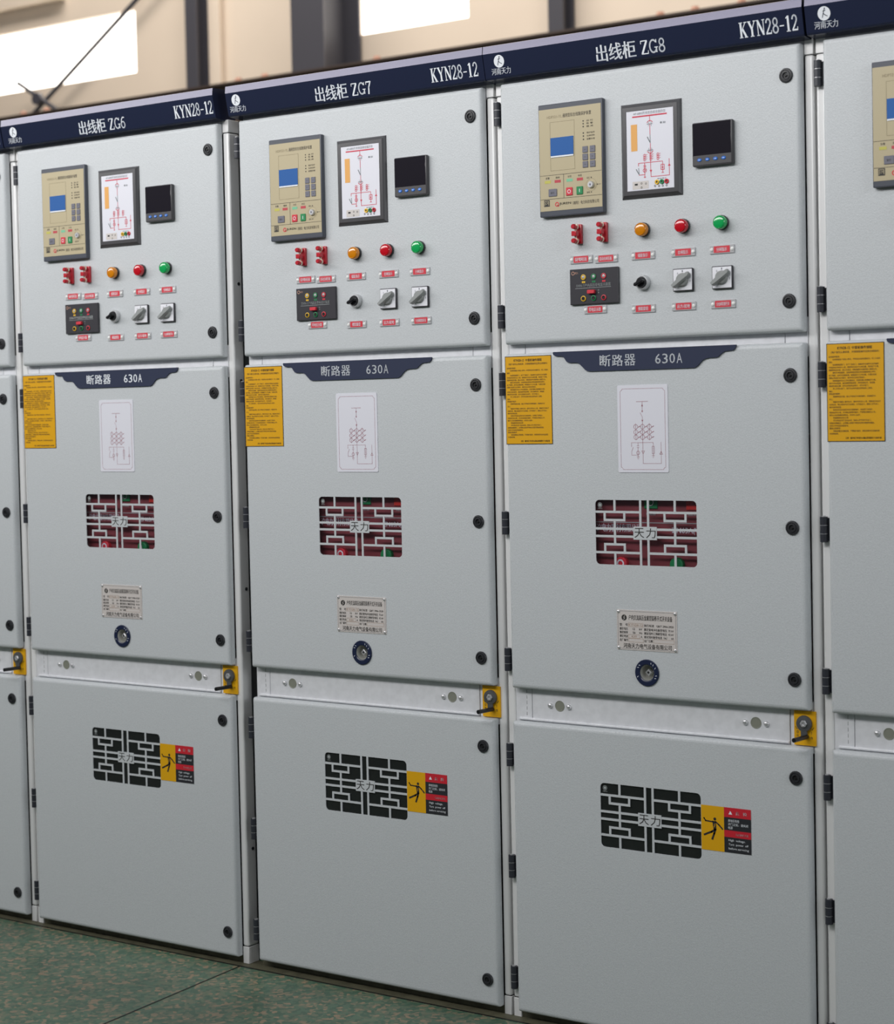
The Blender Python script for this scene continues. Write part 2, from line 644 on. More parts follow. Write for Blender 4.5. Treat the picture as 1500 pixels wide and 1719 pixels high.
def pane(parent, x0, x1, z0, z1, fm):
    m = MB()
    m.box(x0 - .008, x1 + .008, .0035, .005, z0 - .008, z1 + .008, fm)
    cx, cz = x0 + .0105, z1 - .0115
    m.ring(cx, cz, .0050, .0009, .0033, 'emblem_grey')
    m.disc(cx, cz, .0032, .0033, 'emblem_grey')
    m.text('河南天力', cx - .006, cx + .006, cz - .0092, cz - .0066, .0033, 'emblem_grey')
    m.build('window_pane', parent)


def man_logo(m, cx, cz, r, y, disc, fig):
    m.disc(cx, cz, r, y, disc, 28)
    y -= .0003
    k = r / 1.0
    m.line([(cx + .12 * k, cz + .62 * k), (cx - .10 * k, cz + .05 * k), (cx - .30 * k, cz - .55 * k)], .10 * k, y, fig)
    m.line([(cx - .12 * k, cz + .02 * k), (cx + .16 * k, cz - .24 * k), (cx + .48 * k, cz - .42 * k)], .10 * k, y, fig)
    m.line([(cx - .22 * k, cz + .34 * k), (cx + .30 * k, cz + .40 * k)], .07 * k, y, fig)
    m.disc(cx + .14 * k, cz + .68 * k, .10 * k, y, fig, 10)


# ---- slab-serif letters drawn as strokes (unit height, own width)
def arc(cx, cy, rx, ry, a0, a1, n=12):
    return [(cx + rx * math.cos(math.radians(a0 + (a1 - a0) * i / n)), cy + ry * math.sin(math.radians(a0 + (a1 - a0) * i / n)))
            for i in range(n + 1)]


TH, TN = .145, .06
GLY = {
    'K': (.66, [([(.15, 0), (.15, 1)], TH), ([(.18, .40), (.52, .97)], TN), ([(.28, .55), (.54, .03)], TH),
                ([(.01, .975), (.29, .975)], TN), ([(.01, .025), (.29, .025)], TN), ([(.40, .975), (.64, .975)], TN), ([(.40, .025), (.66, .025)], TN)]),
    'Y': (.64, [([(.11, .97), (.33, .47)], TH), ([(.55, .97), (.34, .47)], TN), ([(.33, .5), (.33, 0)], TH),
                ([(0, .975), (.25, .975)], TN), ([(.44, .975), (.64, .975)], TN), ([(.19, .025), (.47, .025)], TN)]),
    'N': (.68, [([(.12, 0), (.12, 1)], TN), ([(.13, .97), (.55, .03)], TH), ([(.57, 0), (.57, 1)], TN),
                ([(0, .975), (.2, .975)], TN), ([(.02, .025), (.24, .025)], TN), ([(.46, .975), (.68, .975)], TN)]),
    '2': (.50, [(arc(.24, .74, .16, .23, 170, -30, 12) + [(.30, .46), (.10, .12)], .10), ([(.03, .055), (.47, .055)], .11),
                ([(.445, .02), (.455, .24)], .05)]),
    '8': (.50, [(arc(.25, .74, .155, .22, 0, 360, 20), .09), (arc(.25, .26, .185, .22, 0, 360, 20), .10)]),
    '-': (.44, [([(.05, .42), (.39, .42)], .075)]),
    '1': (.46, [([(.24, 0), (.24, 1)], TH), ([(.08, .84), (.2, .96)], .07), ([(.08, .025), (.40, .025)], TN)]),
    'Z': (.60, [([(.06, .965), (.53, .965)], .07), ([(.49, .95), (.11, .05)], TH), ([(.06, .035), (.55, .035)], .07),
                ([(.055, .76), (.055, .99)], .05), ([(.56, .0), (.56, .25)], .05)]),
    'G': (.66, [(arc(.32, .5, .25, .44, 45, 330, 20), .105), ([(.56, .72), (.56, .97)], .05), ([(.54, .04), (.54, .40)], .11),
                ([(.40, .41), (.66, .41)], TN)]),
    '6': (.50, [(arc(.25, .31, .18, .27, 0, 360, 20), .095), ([(.43, .93), (.28, .95), (.15, .78), (.085, .50), (.075, .32)], .085)]),
    '7': (.48, [([(.04, .945), (.45, .945)], .10), ([(.44, .93), (.27, .5), (.21, .03)], .11), ([(.05, .74), (.05, .98)], .05)]),
}


def serif(m, s, x0, x1, z0, z1, y, mt, sp=.035):
    tot = sum(GLY[c][0] for c in s) + sp * (len(s) - 1)
    k, h = (x1 - x0) / tot, z1 - z0
    x = x0
    for c in s:
        w, st = GLY[c]
        for pts, wd in st:
            m.line([(x + a * k, z0 + b * h) for a, b in pts], wd * (k + h) * .5, y, mt)
        x += (w + sp) * k


def header(root, hx0, hx1, zg, logo=True, model=True):
    m = MB()
    sec = [(.030, 2.186), (-.0120, 2.1895), (-.0150, 2.1930), (-.0262, 2.2450), (-.0266, 2.2470), (-.0246, 2.2645), (-.0225, 2.2652), (.060, 2.2665), (.060, 2.186)]
    n = len(sec)
    vs = [(hx0, y, z) for y, z in sec] + [(hx1, y, z) for y, z in sec]
    fs = [(k, (k + 1) % n, n + (k + 1) % n, n + k) for k in range(n)] + [tuple(range(n))[::-1], tuple(range(n, 2 * n))]
    m.add(vs, fs, 'navy_header')
    h = m.build('header_panel', root, 6)
    # the lettering lies on the tilted front face: laid out upright first, then leaned onto it

    def lean(mb, name):
        mb.v = [(x, -.0150 - (z - 2.1930) * (.0112 / .0520) - .0004 + y, z) for x, y, z in mb.v]
        mb.build(name, h)
    if logo:
        m = MB()
        man_logo(m, -.3569, 2.2276, .0140, 0, 'white_print', 'navy_header')
        lean(m, 'logo_disc')
        m = MB()
        m.text('河南天力', -.3805, -.3285, 2.1985, 2.2135, 0, 'white_print', .012)
        lean(m, 'maker_lettering')
    if zg:
        m = MB()
        m.text('出线柜', -.1016, -.0010, 2.1945, 2.2305, 0, 'white_print', .022)
        serif(m, 'ZG' + zg, .0105, .0715, 2.1975, 2.2265, 0, 'white_print')
        lean(m, 'circuit_lettering')
    if model:
        m = MB()
        serif(m, 'KYN28-12', .2490, .3830, 2.2020, 2.2335, 0, 'white_print')
        lean(m, 'type_lettering')


def relay(root):
    m = MB()
    m.box(-.2600, -.0922, -.0132, 0, 1.8645, 2.1172, 'slate_plastic', .0022)
    p = m.build('protection_relay', root)
    m = MB()
    y = -.0136
    m.box(-.2578, -.0955, y, -.012, 1.8775, 2.1058, 'beige_film')
    y -= .0003
    m.line([(-.2285, 1.967), (-.1648, 1.967), (-.1648, 2.0757), (-.2285, 2.0757)], .0006, y, 'beige_line', True)
    for z in (1.9575, 1.9040):
        m.line([(-.2572, z), (-.0962, z)], .0008, y, 'dark_print')
    m.line([(-.195, 1.9040), (-.195, 1.9575)], .0008, y, 'dark_print')
    m.text('HDP321-YL', -.2365, -.1970, 2.0845, 2.0905, y, 'beige_line')
    m.text('通用型综合线路保护装置', -.1950, -.1205, 2.0838, 2.0925, y, 'dark_print')
    for z, s in zip((2.0706, 2.0645, 2.058, 2.0437, 2.037, 2.0297), ('运 行', '告 警', '跳 闸', '保护动作', '合闸动作', '装置异常')):
        m.disc(-.1413, z, .0017, y, 'dark_print', 10)
        m.text(s, -.133, -.116 if len(s) < 4 else -.112, z - .0020, z + .0020, y, 'dark_print')
    for x, c, s in ((-.2371, 'olive_yellow', '告警'), (-.2108, 'soft_red', '跳闸'), (-.1794, 'mint', '分位'), (-.1523, 'soft_red', '合位')):
        m.rect(x - .008, x + .008, 1.9395, 1.9458, y, c)
        m.text(s, x - .005, x + .005, 1.9487, 1.9535, y, 'dark_print')
    for x, z, s in ((-.1229, 1.9440, '远方'), (-.1229, 1.9115, '就地')):
        m.disc(x, z, .0015, y, 'dark_print', 8)
        m.text(s, x - .012, x - .004, z - .002, z + .002, y, 'dark_print')
    m.disc(-.1075, 1.9275, .0015, y, 'dark_print', 8)
    m.line([(-.1055, 1.9275), (-.0985, 1.9275)], .0008, y, 'dark_print')
    m.ring(-.1229, 1.9279, .0135, .0005, y, 'beige_line', 20)
    m.rect(-.2477, -.2331, 1.8878, 1.9026, y, 'dark_print')
    m.line([(-.2455, 1.8905), (-.2455, 1.9), (-.2355, 1.9), (-.2355, 1.8905)], .0010, y - .0002, 'beige_film')
    m.text('CM', -.2440, -.2368, 1.8925, 1.8978, y - .0002, 'beige_film')
    m.ring(-.2135, 1.8912, .0042, .0022, y, 'red_print')
    m.line([(-.213, 1.890), (-.2085, 1.886)], .0018, y, 'red_print')
    m.text('JUREN', -.2075, -.1765, 1.8880, 1.8945, y, 'dark_print', .02)
    m.text('（南阳）电力科技有限公司', -.1720, -.1040, 1.8870, 1.8950, y, 'dark_print')
    m.build('relay_face', p)
    m = MB()
    m.box(-.2274, -.1675, -.0150, -.0138, 2.0000, 2.0405, 'screen_blue')
    m.box(-.2270, -.1679, -.0151, -.0138, 1.9965, 1.9998, 'white_print')
    tag(m.build('screen', p), 'blue screen')
    for x in (-.1372, -.1182):
        for z in (2.0070, 1.9905, 1.9740):
            m = MB()
            m.box(x - .0070, x + .0070, -.0152, -.0137, z - .0072, z + .0072, 'key_grey', .0008, 1)
            m.line([(x - .002, z), (x + .002, z)], .0008, -.0154, 'dark_print')
            m.build('key', p)
    m = MB()
    m.box(-.2350, -.2130, -.0152, -.0137, 1.9095, 1.9265, 'key_grey', .0008, 1)
    m.text('复归', -.229, -.220, 1.915, 1.920, -.0154, 'dark_print')
    m.build('key', p)
    m = MB()
    m.box(-.1885, -.1717, -.0156, -.0137, 1.9084, 1.9264, 'red_print', .0010, 1)
    m.ring(-.1801, 1.9174, .0038, .0012, -.0158, 'white_print')
    tag(m.build('push_button', p), 'red push button')
    m = MB()
    m.box(-.1612, -.1446, -.0156, -.0137, 1.9084, 1.9264, 'green_print', .0010, 1)
    m.line([(-.1529, 1.9135), (-.1529, 1.9213)], .0014, -.0158, 'white_print')
    tag(m.build('push_button', p), 'green push button')
    m = MB()
    m.lathe(-.1229, 1.9279, [(.0078, -.0135), (.0078, -.017), (.0066, -.0195), (0, -.0195)], 'silver', 18)
    m.disc(-.1229, 1.9279, .0022, -.0198, 'key_grey', 10)
    m.build('key_switch', p)


def mimic(root):
    m = MB()
    x0, x1, z0, z1 = -.0512, .0994, 1.8882, 2.0960
    rings = [(0, 0), (.0005, -.0018), (.0080, -.0085), (.0165, -.0092), (.0170, -.0075)]
    vs, fs = [], []
    for d, y in rings:
        vs += [(x0 + d, y, z0 + d), (x1 - d, y, z0 + d), (x1 - d, y, z1 - d), (x0 + d, y, z1 - d)]
    for r in range(len(rings) - 1):
        for k in range(4):
            k2 = (k + 1) % 4
            fs.append((4 * r + k, 4 * r + k2, 4 * r + 4 + k2, 4 * r + 4 + k))
    fs.append(tuple(range(4 * len(rings) - 4, 4 * len(rings))))
    m.add(vs, fs, 'charcoal')
    p = m.build('mimic_display', root)
    m = MB()
    m.box(-.0340, .0822, -.0084, -.0070, 1.9052, 2.0788, 'white_card')
    y, R, w = -.0087, 'crimson_line', .0013
    ox = .1338                              # measured offsets of the printed diagram

    def X(a):
        return a + ox

    def ln(*p_, c=R, ww=w):
        m.line([(X(a), b) for a, b in p_], ww, y, c)
    m.rect(X(-.1527), X(-.0668), 2.0645, 2.0675, y, R)
    m.text('AP-6800开关状态综合指示仪', X(-.150), X(-.070), 2.0695, 2.0760, y, 'grey_line')
    ln((-.1095, 2.0645), (-.1092, 2.0520))
    m.ring(X(-.1092), 2.0475, .0075, w, y, R, 14, 20, 160)
    m.ring(X(-.1092), 1.9915, .0075, w, y, R, 14, 200, 340)
    for z in (2.0475, 1.9905):
        ln((-.1165, z), (-.1020, z), c='grey_line')
        ln((-.1125, z + .005), (-.1125, z - .005), c='grey_line', ww=.0008)
        ln((-.1058, z + .005), (-.1058, z - .005), c='grey_line', ww=.0008)
    ln((-.1092, 2.0475), (-.1089, 2.0240))
    ln((-.1089, 2.0240), (-.1086, 2.0060), c='grey_line')
    ln((-.1160, 2.0200), (-.1090, 2.0070), c='grey_line', ww=.0022)
    ln((-.1086, 2.0060), (-.1086, 1.9400))
    for x in (-.1235, -.1080, -.0905):
        for z in (1.9800, 1.9755, 1.9710):
            m.ring(X(x), z, .0030, .0009, y, R, 10)
            ln((x + .003, z + .001), (x + .007, z + .0018), ww=.0008)
        ln((x, 1.9835), (x, 1.9675), ww=.0009)
    ln((-.1397, 1.9643), (-.0790, 1.9643))
    ln((-.1390, 1.9643), (-.1390, 1.9580))
    ln((-.1385, 1.9540), (-.1375, 1.9385), c='grey_line')
    ln((-.1450, 1.9520), (-.1380, 1.9400), c='grey_line', ww=.002)
    ln((-.1385, 1.9385), (-.1240, 1.9385))
    ln((-.1235, 1.9643), (-.1235, 1.9310))
    ln((-.1270, 1.9580), (-.1200, 1.9580))
    ln((-.1270, 1.9550), (-.1200, 1.9550))
    m.ring(X(-.1233), 1.9478, .0043, .0011, y, R, 14)
    ln((-.126, 1.945), (-.120, 1.9506), ww=.0009)
    ln((-.126, 1.9506), (-.120, 1.945), ww=.0009)
    ln((-.1260, 1.9330), (-.1208, 1.9330))
    m.add([(X(-.1115), y - .0001, 1.9475), (X(-.1050), y - .0001, 1.9475), (X(-.1082), y - .0001, 1.9420)], [(0, 1, 2)], R)
    ln((-.1083, 1.9420), (-.1080, 1.9328), (-.0626, 1.9328), (-.0628, 1.9679))
    m.add([(X(-.0662), y - .0001, 1.9525), (X(-.0593), y - .0001, 1.9525), (X(-.0627), y - .0001, 1.9580)], [(0, 1, 2)], R)
    ln((-.0790, 1.9643), (-.0790, 1.9390))
    m.line([(X(-.0832), 1.9460), (X(-.0750), 1.9460), (X(-.0750), 1.9570), (X(-.0832), 1.9570)], w, y, R, True)
    m.disc(X(-.0791), 1.9510, .0020, y - .0001, R, 8)
    ln((-.0820, 1.9395), (-.0762, 1.9395))
    m.rect(X(-.1566), X(-.1410), 1.9915, 2.0495, y, 'orange_label')
    m.disc(X(-.0815), 2.0478, .0024, y, 'grey_line', 10)
    m.text('储能', X(-.0775), X(-.0700), 2.0455, 2.0500, y, 'grey_line')
    m.rect(X(-.1545), X(-.1145), 1.9080, 1.9250, y, 'plate_steel')
    m.rect(X(-.1490), X(-.1415), 1.9165, 1.9205, y - .0002, 'deep_black')
    for x, z in ((-.1320, 1.920), (-.1210, 1.919), (-.1320, 1.911), (-.0985, 1.912), (-.0885, 1.911), (-.0795, 1.911), (-.0700, 1.911)):
        m.ring(X(x), z, .0018, .0009, y - .0002, 'dark_print', 10)
    m.text('带电显示', X(-.093), X(-.070), 1.9255, 1.9285, y, 'grey_line')
    m.build('mimic_card', p)
    for x, c in ((-.0931, 'yellow_print'), (-.0813, 'green_print'), (-.0696, 'sign_red')):
        m = MB()
        m.lathe(X(x), 1.9198, [(.0052, -.0084), (.0052, -.0105), (.0040, -.0112), (.0024, -.0108), (.0020, -.009), (0, -.009)], c, 16)
        m.disc(X(x), 1.9198, .0021, -.0106, 'deep_black', 10)
        tag(m.build('test_jack', p), {'y': 'yellow', 'g': 'green', 's': 'red'}[c[0]] + ' test jack')


def meter(root):
    m = MB()
    m.box(.1289, .2248, -.0122, 0, 1.9436, 2.0374, 'charcoal', .0030)
    p = m.build('power_meter', root)
    m = MB()
    m.box(.1308, .2218, -.0126, -.011, 1.9665, 2.0358, 'meter_glass', .0006, 1)
    tag(m.build('screen', p), 'dark glossy screen')
    for x in (.1466, .1655, .1846, .2040):
        m = MB()
        m.lathe(x, 1.9572, [(.0052, -.0120), (.0052, -.0130), (.0040, -.0138), (0, -.0138)], 'blue_button', 16, 1.0, .68)
        m.line([(x - .0022, 1.9572), (x + .0022, 1.9572)], .0010, -.0140, 'white_print')
        m.build('button', p)


def lamp(root, x, z, lens, label):
    m = MB()
    m.lathe(x, z, [(.0150, 0), (.0158, -.0012), (.0158, -.0065), (.0148, -.0075), (0, -.0075)], 'knob_black', 32)
    p = tag(m.build('indicator_lamp', root), label)
    m = MB()
    m.lathe(x, z, [(.0147, -.0070), (.0148, -.0160), (.0140, -.0185), (.0124, -.0198), (.0118, -.0190), (.0090, -.0200), (0, -.0206)], lens, 32)
    m.build('lens', p)


def terminal(root, x, z):
    m = MB()
    m.box(x - .0080, x + .0080, -.0085, 0, z - .0220, z + .0220, 'red_plastic', .0018)
    p = m.build('test_link_terminal', root)
    for s in (-1, 1):
        m = MB()
        zz = z + s * .0158
        m.lathe(x, zz, [(.0046, -.0085), (.0046, -.0160), (.0030, -.0165), (.0030, -.0200), (.0053, -.0205), (.0056, -.0240),
                        (.0056, -.0300), (.0045, -.0318), (0, -.0318)], 'red_plastic', 16)
        m.build('terminal_knob', p)
        m = MB()
        m.tube((x, -.0165, zz), (x, -.0202, zz), .0068, 'brass', 14)
        m.build('clamp_washer', p)
    m = MB()
    m.box(x - .0062, x + .0062, -.0280, -.0150, z - .0052, z + .0060, 'red_plastic', .0014)
    m.box(x - .0022, x + .0022, -.0200, -.0175, z - .0160, z + .0160, 'brass')
    m.build('link_bar', p)


def tally(root, x, z, s):
    m = MB()
    m.box(x - .0293, x + .0293, -.0030, 0, z - .0092, z + .0092, 'clear_plastic', .0008, 1)
    p = m.build('label_holder', root)
    m = MB()
    m.box(x - .0190, x + .0190, -.0034, -.0010, z - .0070, z + .0070, 'red_print')
    w = .0155 if len(s) > 4 else .0125
    m.text(s, x - w, x + w, z - .0042, z + .0042, -.0037, 'white_print', .01)
    tag(m.build('label_insert', p), 'red insert with white writing')
    for sx in (-1, 1):
        m = MB()
        m.lathe(x + sx * .0245, z, [(.0040, -.0030), (.0036, -.0044), (.0020, -.0052), (0, -.0054)], 'white_plastic', 12)
        m.build('screw', p)


def voltage(root):
    m = MB()
    m.box(-.1880, -.0624, -.0070, 0, 1.6632, 1.7430, 'panel_black', .0012, 1)
    y = -.0073
    m.text('DXN-T户内高压带电显示装置', -.1705, -.0815, 1.7020, 1.7095, y, 'emblem_grey', .01)
    m.line([(-.1735, 1.6995), (-.0810, 1.7000)], .0007, y, 'emblem_grey')
    m.ring(-.1790, 1.7340, .0036, .0010, y, 'bolt_copper', 14)
    m.text('天力', -.1740, -.1660, 1.7315, 1.7365, y, 'bolt_copper')
    m.text('开', -.1150, -.1115, 1.6915, 1.6950, y, 'emblem_grey')
    m.text('关', -.1150, -.1115, 1.6865, 1.6900, y, 'emblem_grey')
    p = m.build('voltage_indicator', root)
    for x, c, d, b in ((-.1517, 'yellow_print', 'A', 'yellow'), (-.1254, 'green_print', 'B', 'green'), (-.0992, 'red_print', 'C', 'red')):
        m = MB()
        m.lathe(x, 1.7242, [(.0062, -.007), (.0062, -.0085), (.0046, -.0088), (.0042, -.0078)], c, 18)
        m.lathe(x, 1.7242, [(.0042, -.0076), (.003, -.0090), (0, -.0094)], 'silver', 14)
        m.rect(x - .0042, x + .0042, 1.7112, 1.7152, y, c)
        m.text(d, x - .0012, x + .0012, 1.7120, 1.7146, y - .0002, 'panel_black')
        tag(m.build('phase_lamp', p), b + ' phase lamp')
        m = MB()
        m.lathe(x - .0005, 1.6764, [(.0062, -.007), (.0062, -.0088), (.0046, -.0092), (.0040, -.0070)], c, 18)
        m.lathe(x - .0005, 1.6764, [(.0041, -.0071), (.0041, -.0098), (.0018, -.0098), (0, -.008)], 'deep_black', 14)
        tag(m.build('test_jack', p), b + ' test jack')
    m = MB()
    m.box(-.1395, -.1205, -.0150, -.0070, 1.6862, 1.6948, 'red_print', .0012, 1)
    tag(m.build('rocker', p), 'red rocker')


def selector(root):
    x, z = -.0015, 1.7043
    m = MB()
    m.lathe(x, z, [(.0150, 0), (.0166, -.0010), (.0166, -.0080), (.0152, -.0110), (.0128, -.0112), (.0124, -.009), (0, -.009)], 'knob_silver', 30)
    p = m.build('selector_switch', root)
    m = MB()
    m.lathe(x, z, [(.0118, -.0095), (.0118, -.0140), (.0105, -.0165), (0, -.0170)], 'knob_black', 24)
    bm = bmesh.new()
    bmesh.ops.create_cube(bm, size=1)
    bmesh.ops.scale(bm, vec=(.025, .014, .0075), verts=bm.verts[:])
    bmesh.ops.bevel(bm, geom=bm.edges[:], offset=.002, segments=2, affect='EDGES')
    bmesh.ops.rotate(bm, matrix=Matrix.Rotation(math.radians(-25), 3, 'Y'), verts=bm.verts[:])
    bmesh.ops.translate(bm, vec=(x - .001, -.0200, z - .001), verts=bm.verts[:])
    m.bm(bm, 'knob_black')
    tag(m.build('selector_knob', p), 'black turning knob')


def rotary(root, x, z):
    m = MB()
    m.box(x - .0246, x + .0246, -.0066, 0, z - .0246, z + .0246, 'panel_black', .0015, 1)
    p = m.build('rotary_switch', root)
    m = MB()
    m.box(x - .0226, x + .0226, -.0076, -.006, z - .0226, z + .0226, 'switch_white', .0006, 1)
    for a, s in ((130, '0'), (90, '1'), (50, '2'), (-10, '3')):
        px, pz = x + .0185 * math.cos(math.radians(a)), z + .0185 * math.sin(math.radians(a))
        m.text(s, px - .0013, px + .0013, pz - .0022, pz + .0022, -.0079, 'grey_line')
    m.build('switch_plate', p)
    m = MB()
    m.lathe(x, z, [(.0150, -.0074), (.0142, -.0120), (.0125, -.0140), (0, -.0145)], 'switch_grey', 24)
    R = Matrix.Rotation(math.radians(-36), 3, 'Y')
    bm = bmesh.new()
    pts = [(-.0240, -.0050), (-.012, -.0072), (.006, -.0082), (.0205, -.0066), (.0240, -.003), (.0240, .003), (.0205, .0066), (.006, .0082), (-.012, .0072), (-.0240, .0050)]
    f = bm.faces.new([bm.verts.new((a, -.0120, b)) for a, b in pts])
    e = bmesh.ops.extrude_face_region(bm, geom=[f])
    for v in e['geom']:
        if isinstance(v, bmesh.types.BMVert):
            v.co = Vector((v.co.x * .96, -.0235 + (.004 if v.co.x > .01 else 0), v.co.z * .55))
    bmesh.ops.rotate(bm, matrix=R, verts=bm.verts[:])
    bmesh.ops.translate(bm, vec=(x, 0, z), verts=bm.verts[:])
    m.bm(bm, 'switch_grey')
    m.build('switch_handle', p)


SIGN = [(-.3742, 1.5585), (-.3722, 1.5597), (.0865, 1.5597), (.0874, 1.5585), (.0840, 1.5510), (.0790, 1.5478), (.0600, 1.5465), (.0560, 1.5445),
        (.0490, 1.5395), (.0440, 1.5350), (.0380, 1.5338), (.0215, 1.5336), (.0130, 1.5320), (.0060, 1.5285), (-.0060, 1.5170),
        (-.0125, 1.5138), (-.0170, 1.5132), (-.2770, 1.5132), (-.2830, 1.5138), (-.2880, 1.5160), (-.3030, 1.5300), (-.3085, 1.5330),
        (-.3130, 1.5338), (-.3300, 1.5340), (-.3360, 1.5355), (-.3400, 1.5395), (-.3445, 1.5465), (-.3500, 1.5492), (-.3664, 1.5500), (-.3725, 1.5530)]
SHEET = [
    ('B', 0, '送电操作程序：', 7), ('', 1, '先将断路器小车推入柜内，并使其在试验位置定位，将二次插头', 29), ('', 0, '插好。', 3),
    ('', 1, '关闭断路器室门、前下门和后门，将接地开关操作孔处的操作', 28), ('', 0, '手柄逆时针转动九十度，使接地开关处于分闸位置，然后取下手柄。', 30),
    ('', 0, '观察带电显示器，确认无误后，将断路器手车摇把插入摇把孔内，', 28), ('', 1, '顺时针转动摇把，当摇把明显受阻并听到清脆的辨位声时，', 27),
    ('', 0, '取下摇把，此时主回路接通，断路器处于工作位置，可通过控制', 30), ('', 0, '回路对其进行合分操作，操作时应注意仪表指示。', 22),
    ('', 1, '若断路器手车从工作位置退出，应首先确认断路器已分闸，', 27), ('', 0, '逆时针转动摇把，直至摇把明显受阻，并听到辨位声，断路器', 29),
    ('', 0, '便回到试验位置，此时主回路完全断开，可打开前门。', 23), ('', 1, '将二次插头拔下，把手车从柜内退出至转运车上锁定，', 26), ('', 0, '推走。', 3),
    ('B', 0, '停电操作程序：', 7), ('', 1, '观察带电显示器，确认不带电方可继续操作，将接地开关', 27), ('', 0, '合上。', 3),
    ('', 1, '将操作手柄插入操作孔内，顺时针转动九十度，使接地开关处于', 29), ('', 0, '合闸状态，确认接地开关已合闸后，打开柜后门，维修人员可进入', 30), ('', 0, '维护检修电缆室。', 8),
    ('', 1, '检修完毕后检查柜内有无遗留物件，关闭后门并锁好，', 26), ('', 0, '将接地开关分闸，方可按送电程序操作，严禁带负荷推拉小车，', 30),
    ('', 0, '操作人员应穿戴绝缘用品，并有专人监护。', 21), ('', 1, '断路器室检修应注意：', 11), ('', 1, '手车退出后活门自动关闭，检修人员不得打开活门，', 26),
    ('', 0, '如需检修静触头，必须确认母线不带电并采取可靠接地措施，', 28), ('', 0, '全部工作完成后恢复原状。', 14), ('B', 0, '联锁注意事项：', 7),
    ('', 1, '联锁装置应正确使用，不得强行操作，发现异常时应检查原因', 28), ('', 0, '并排除故障。', 20)]


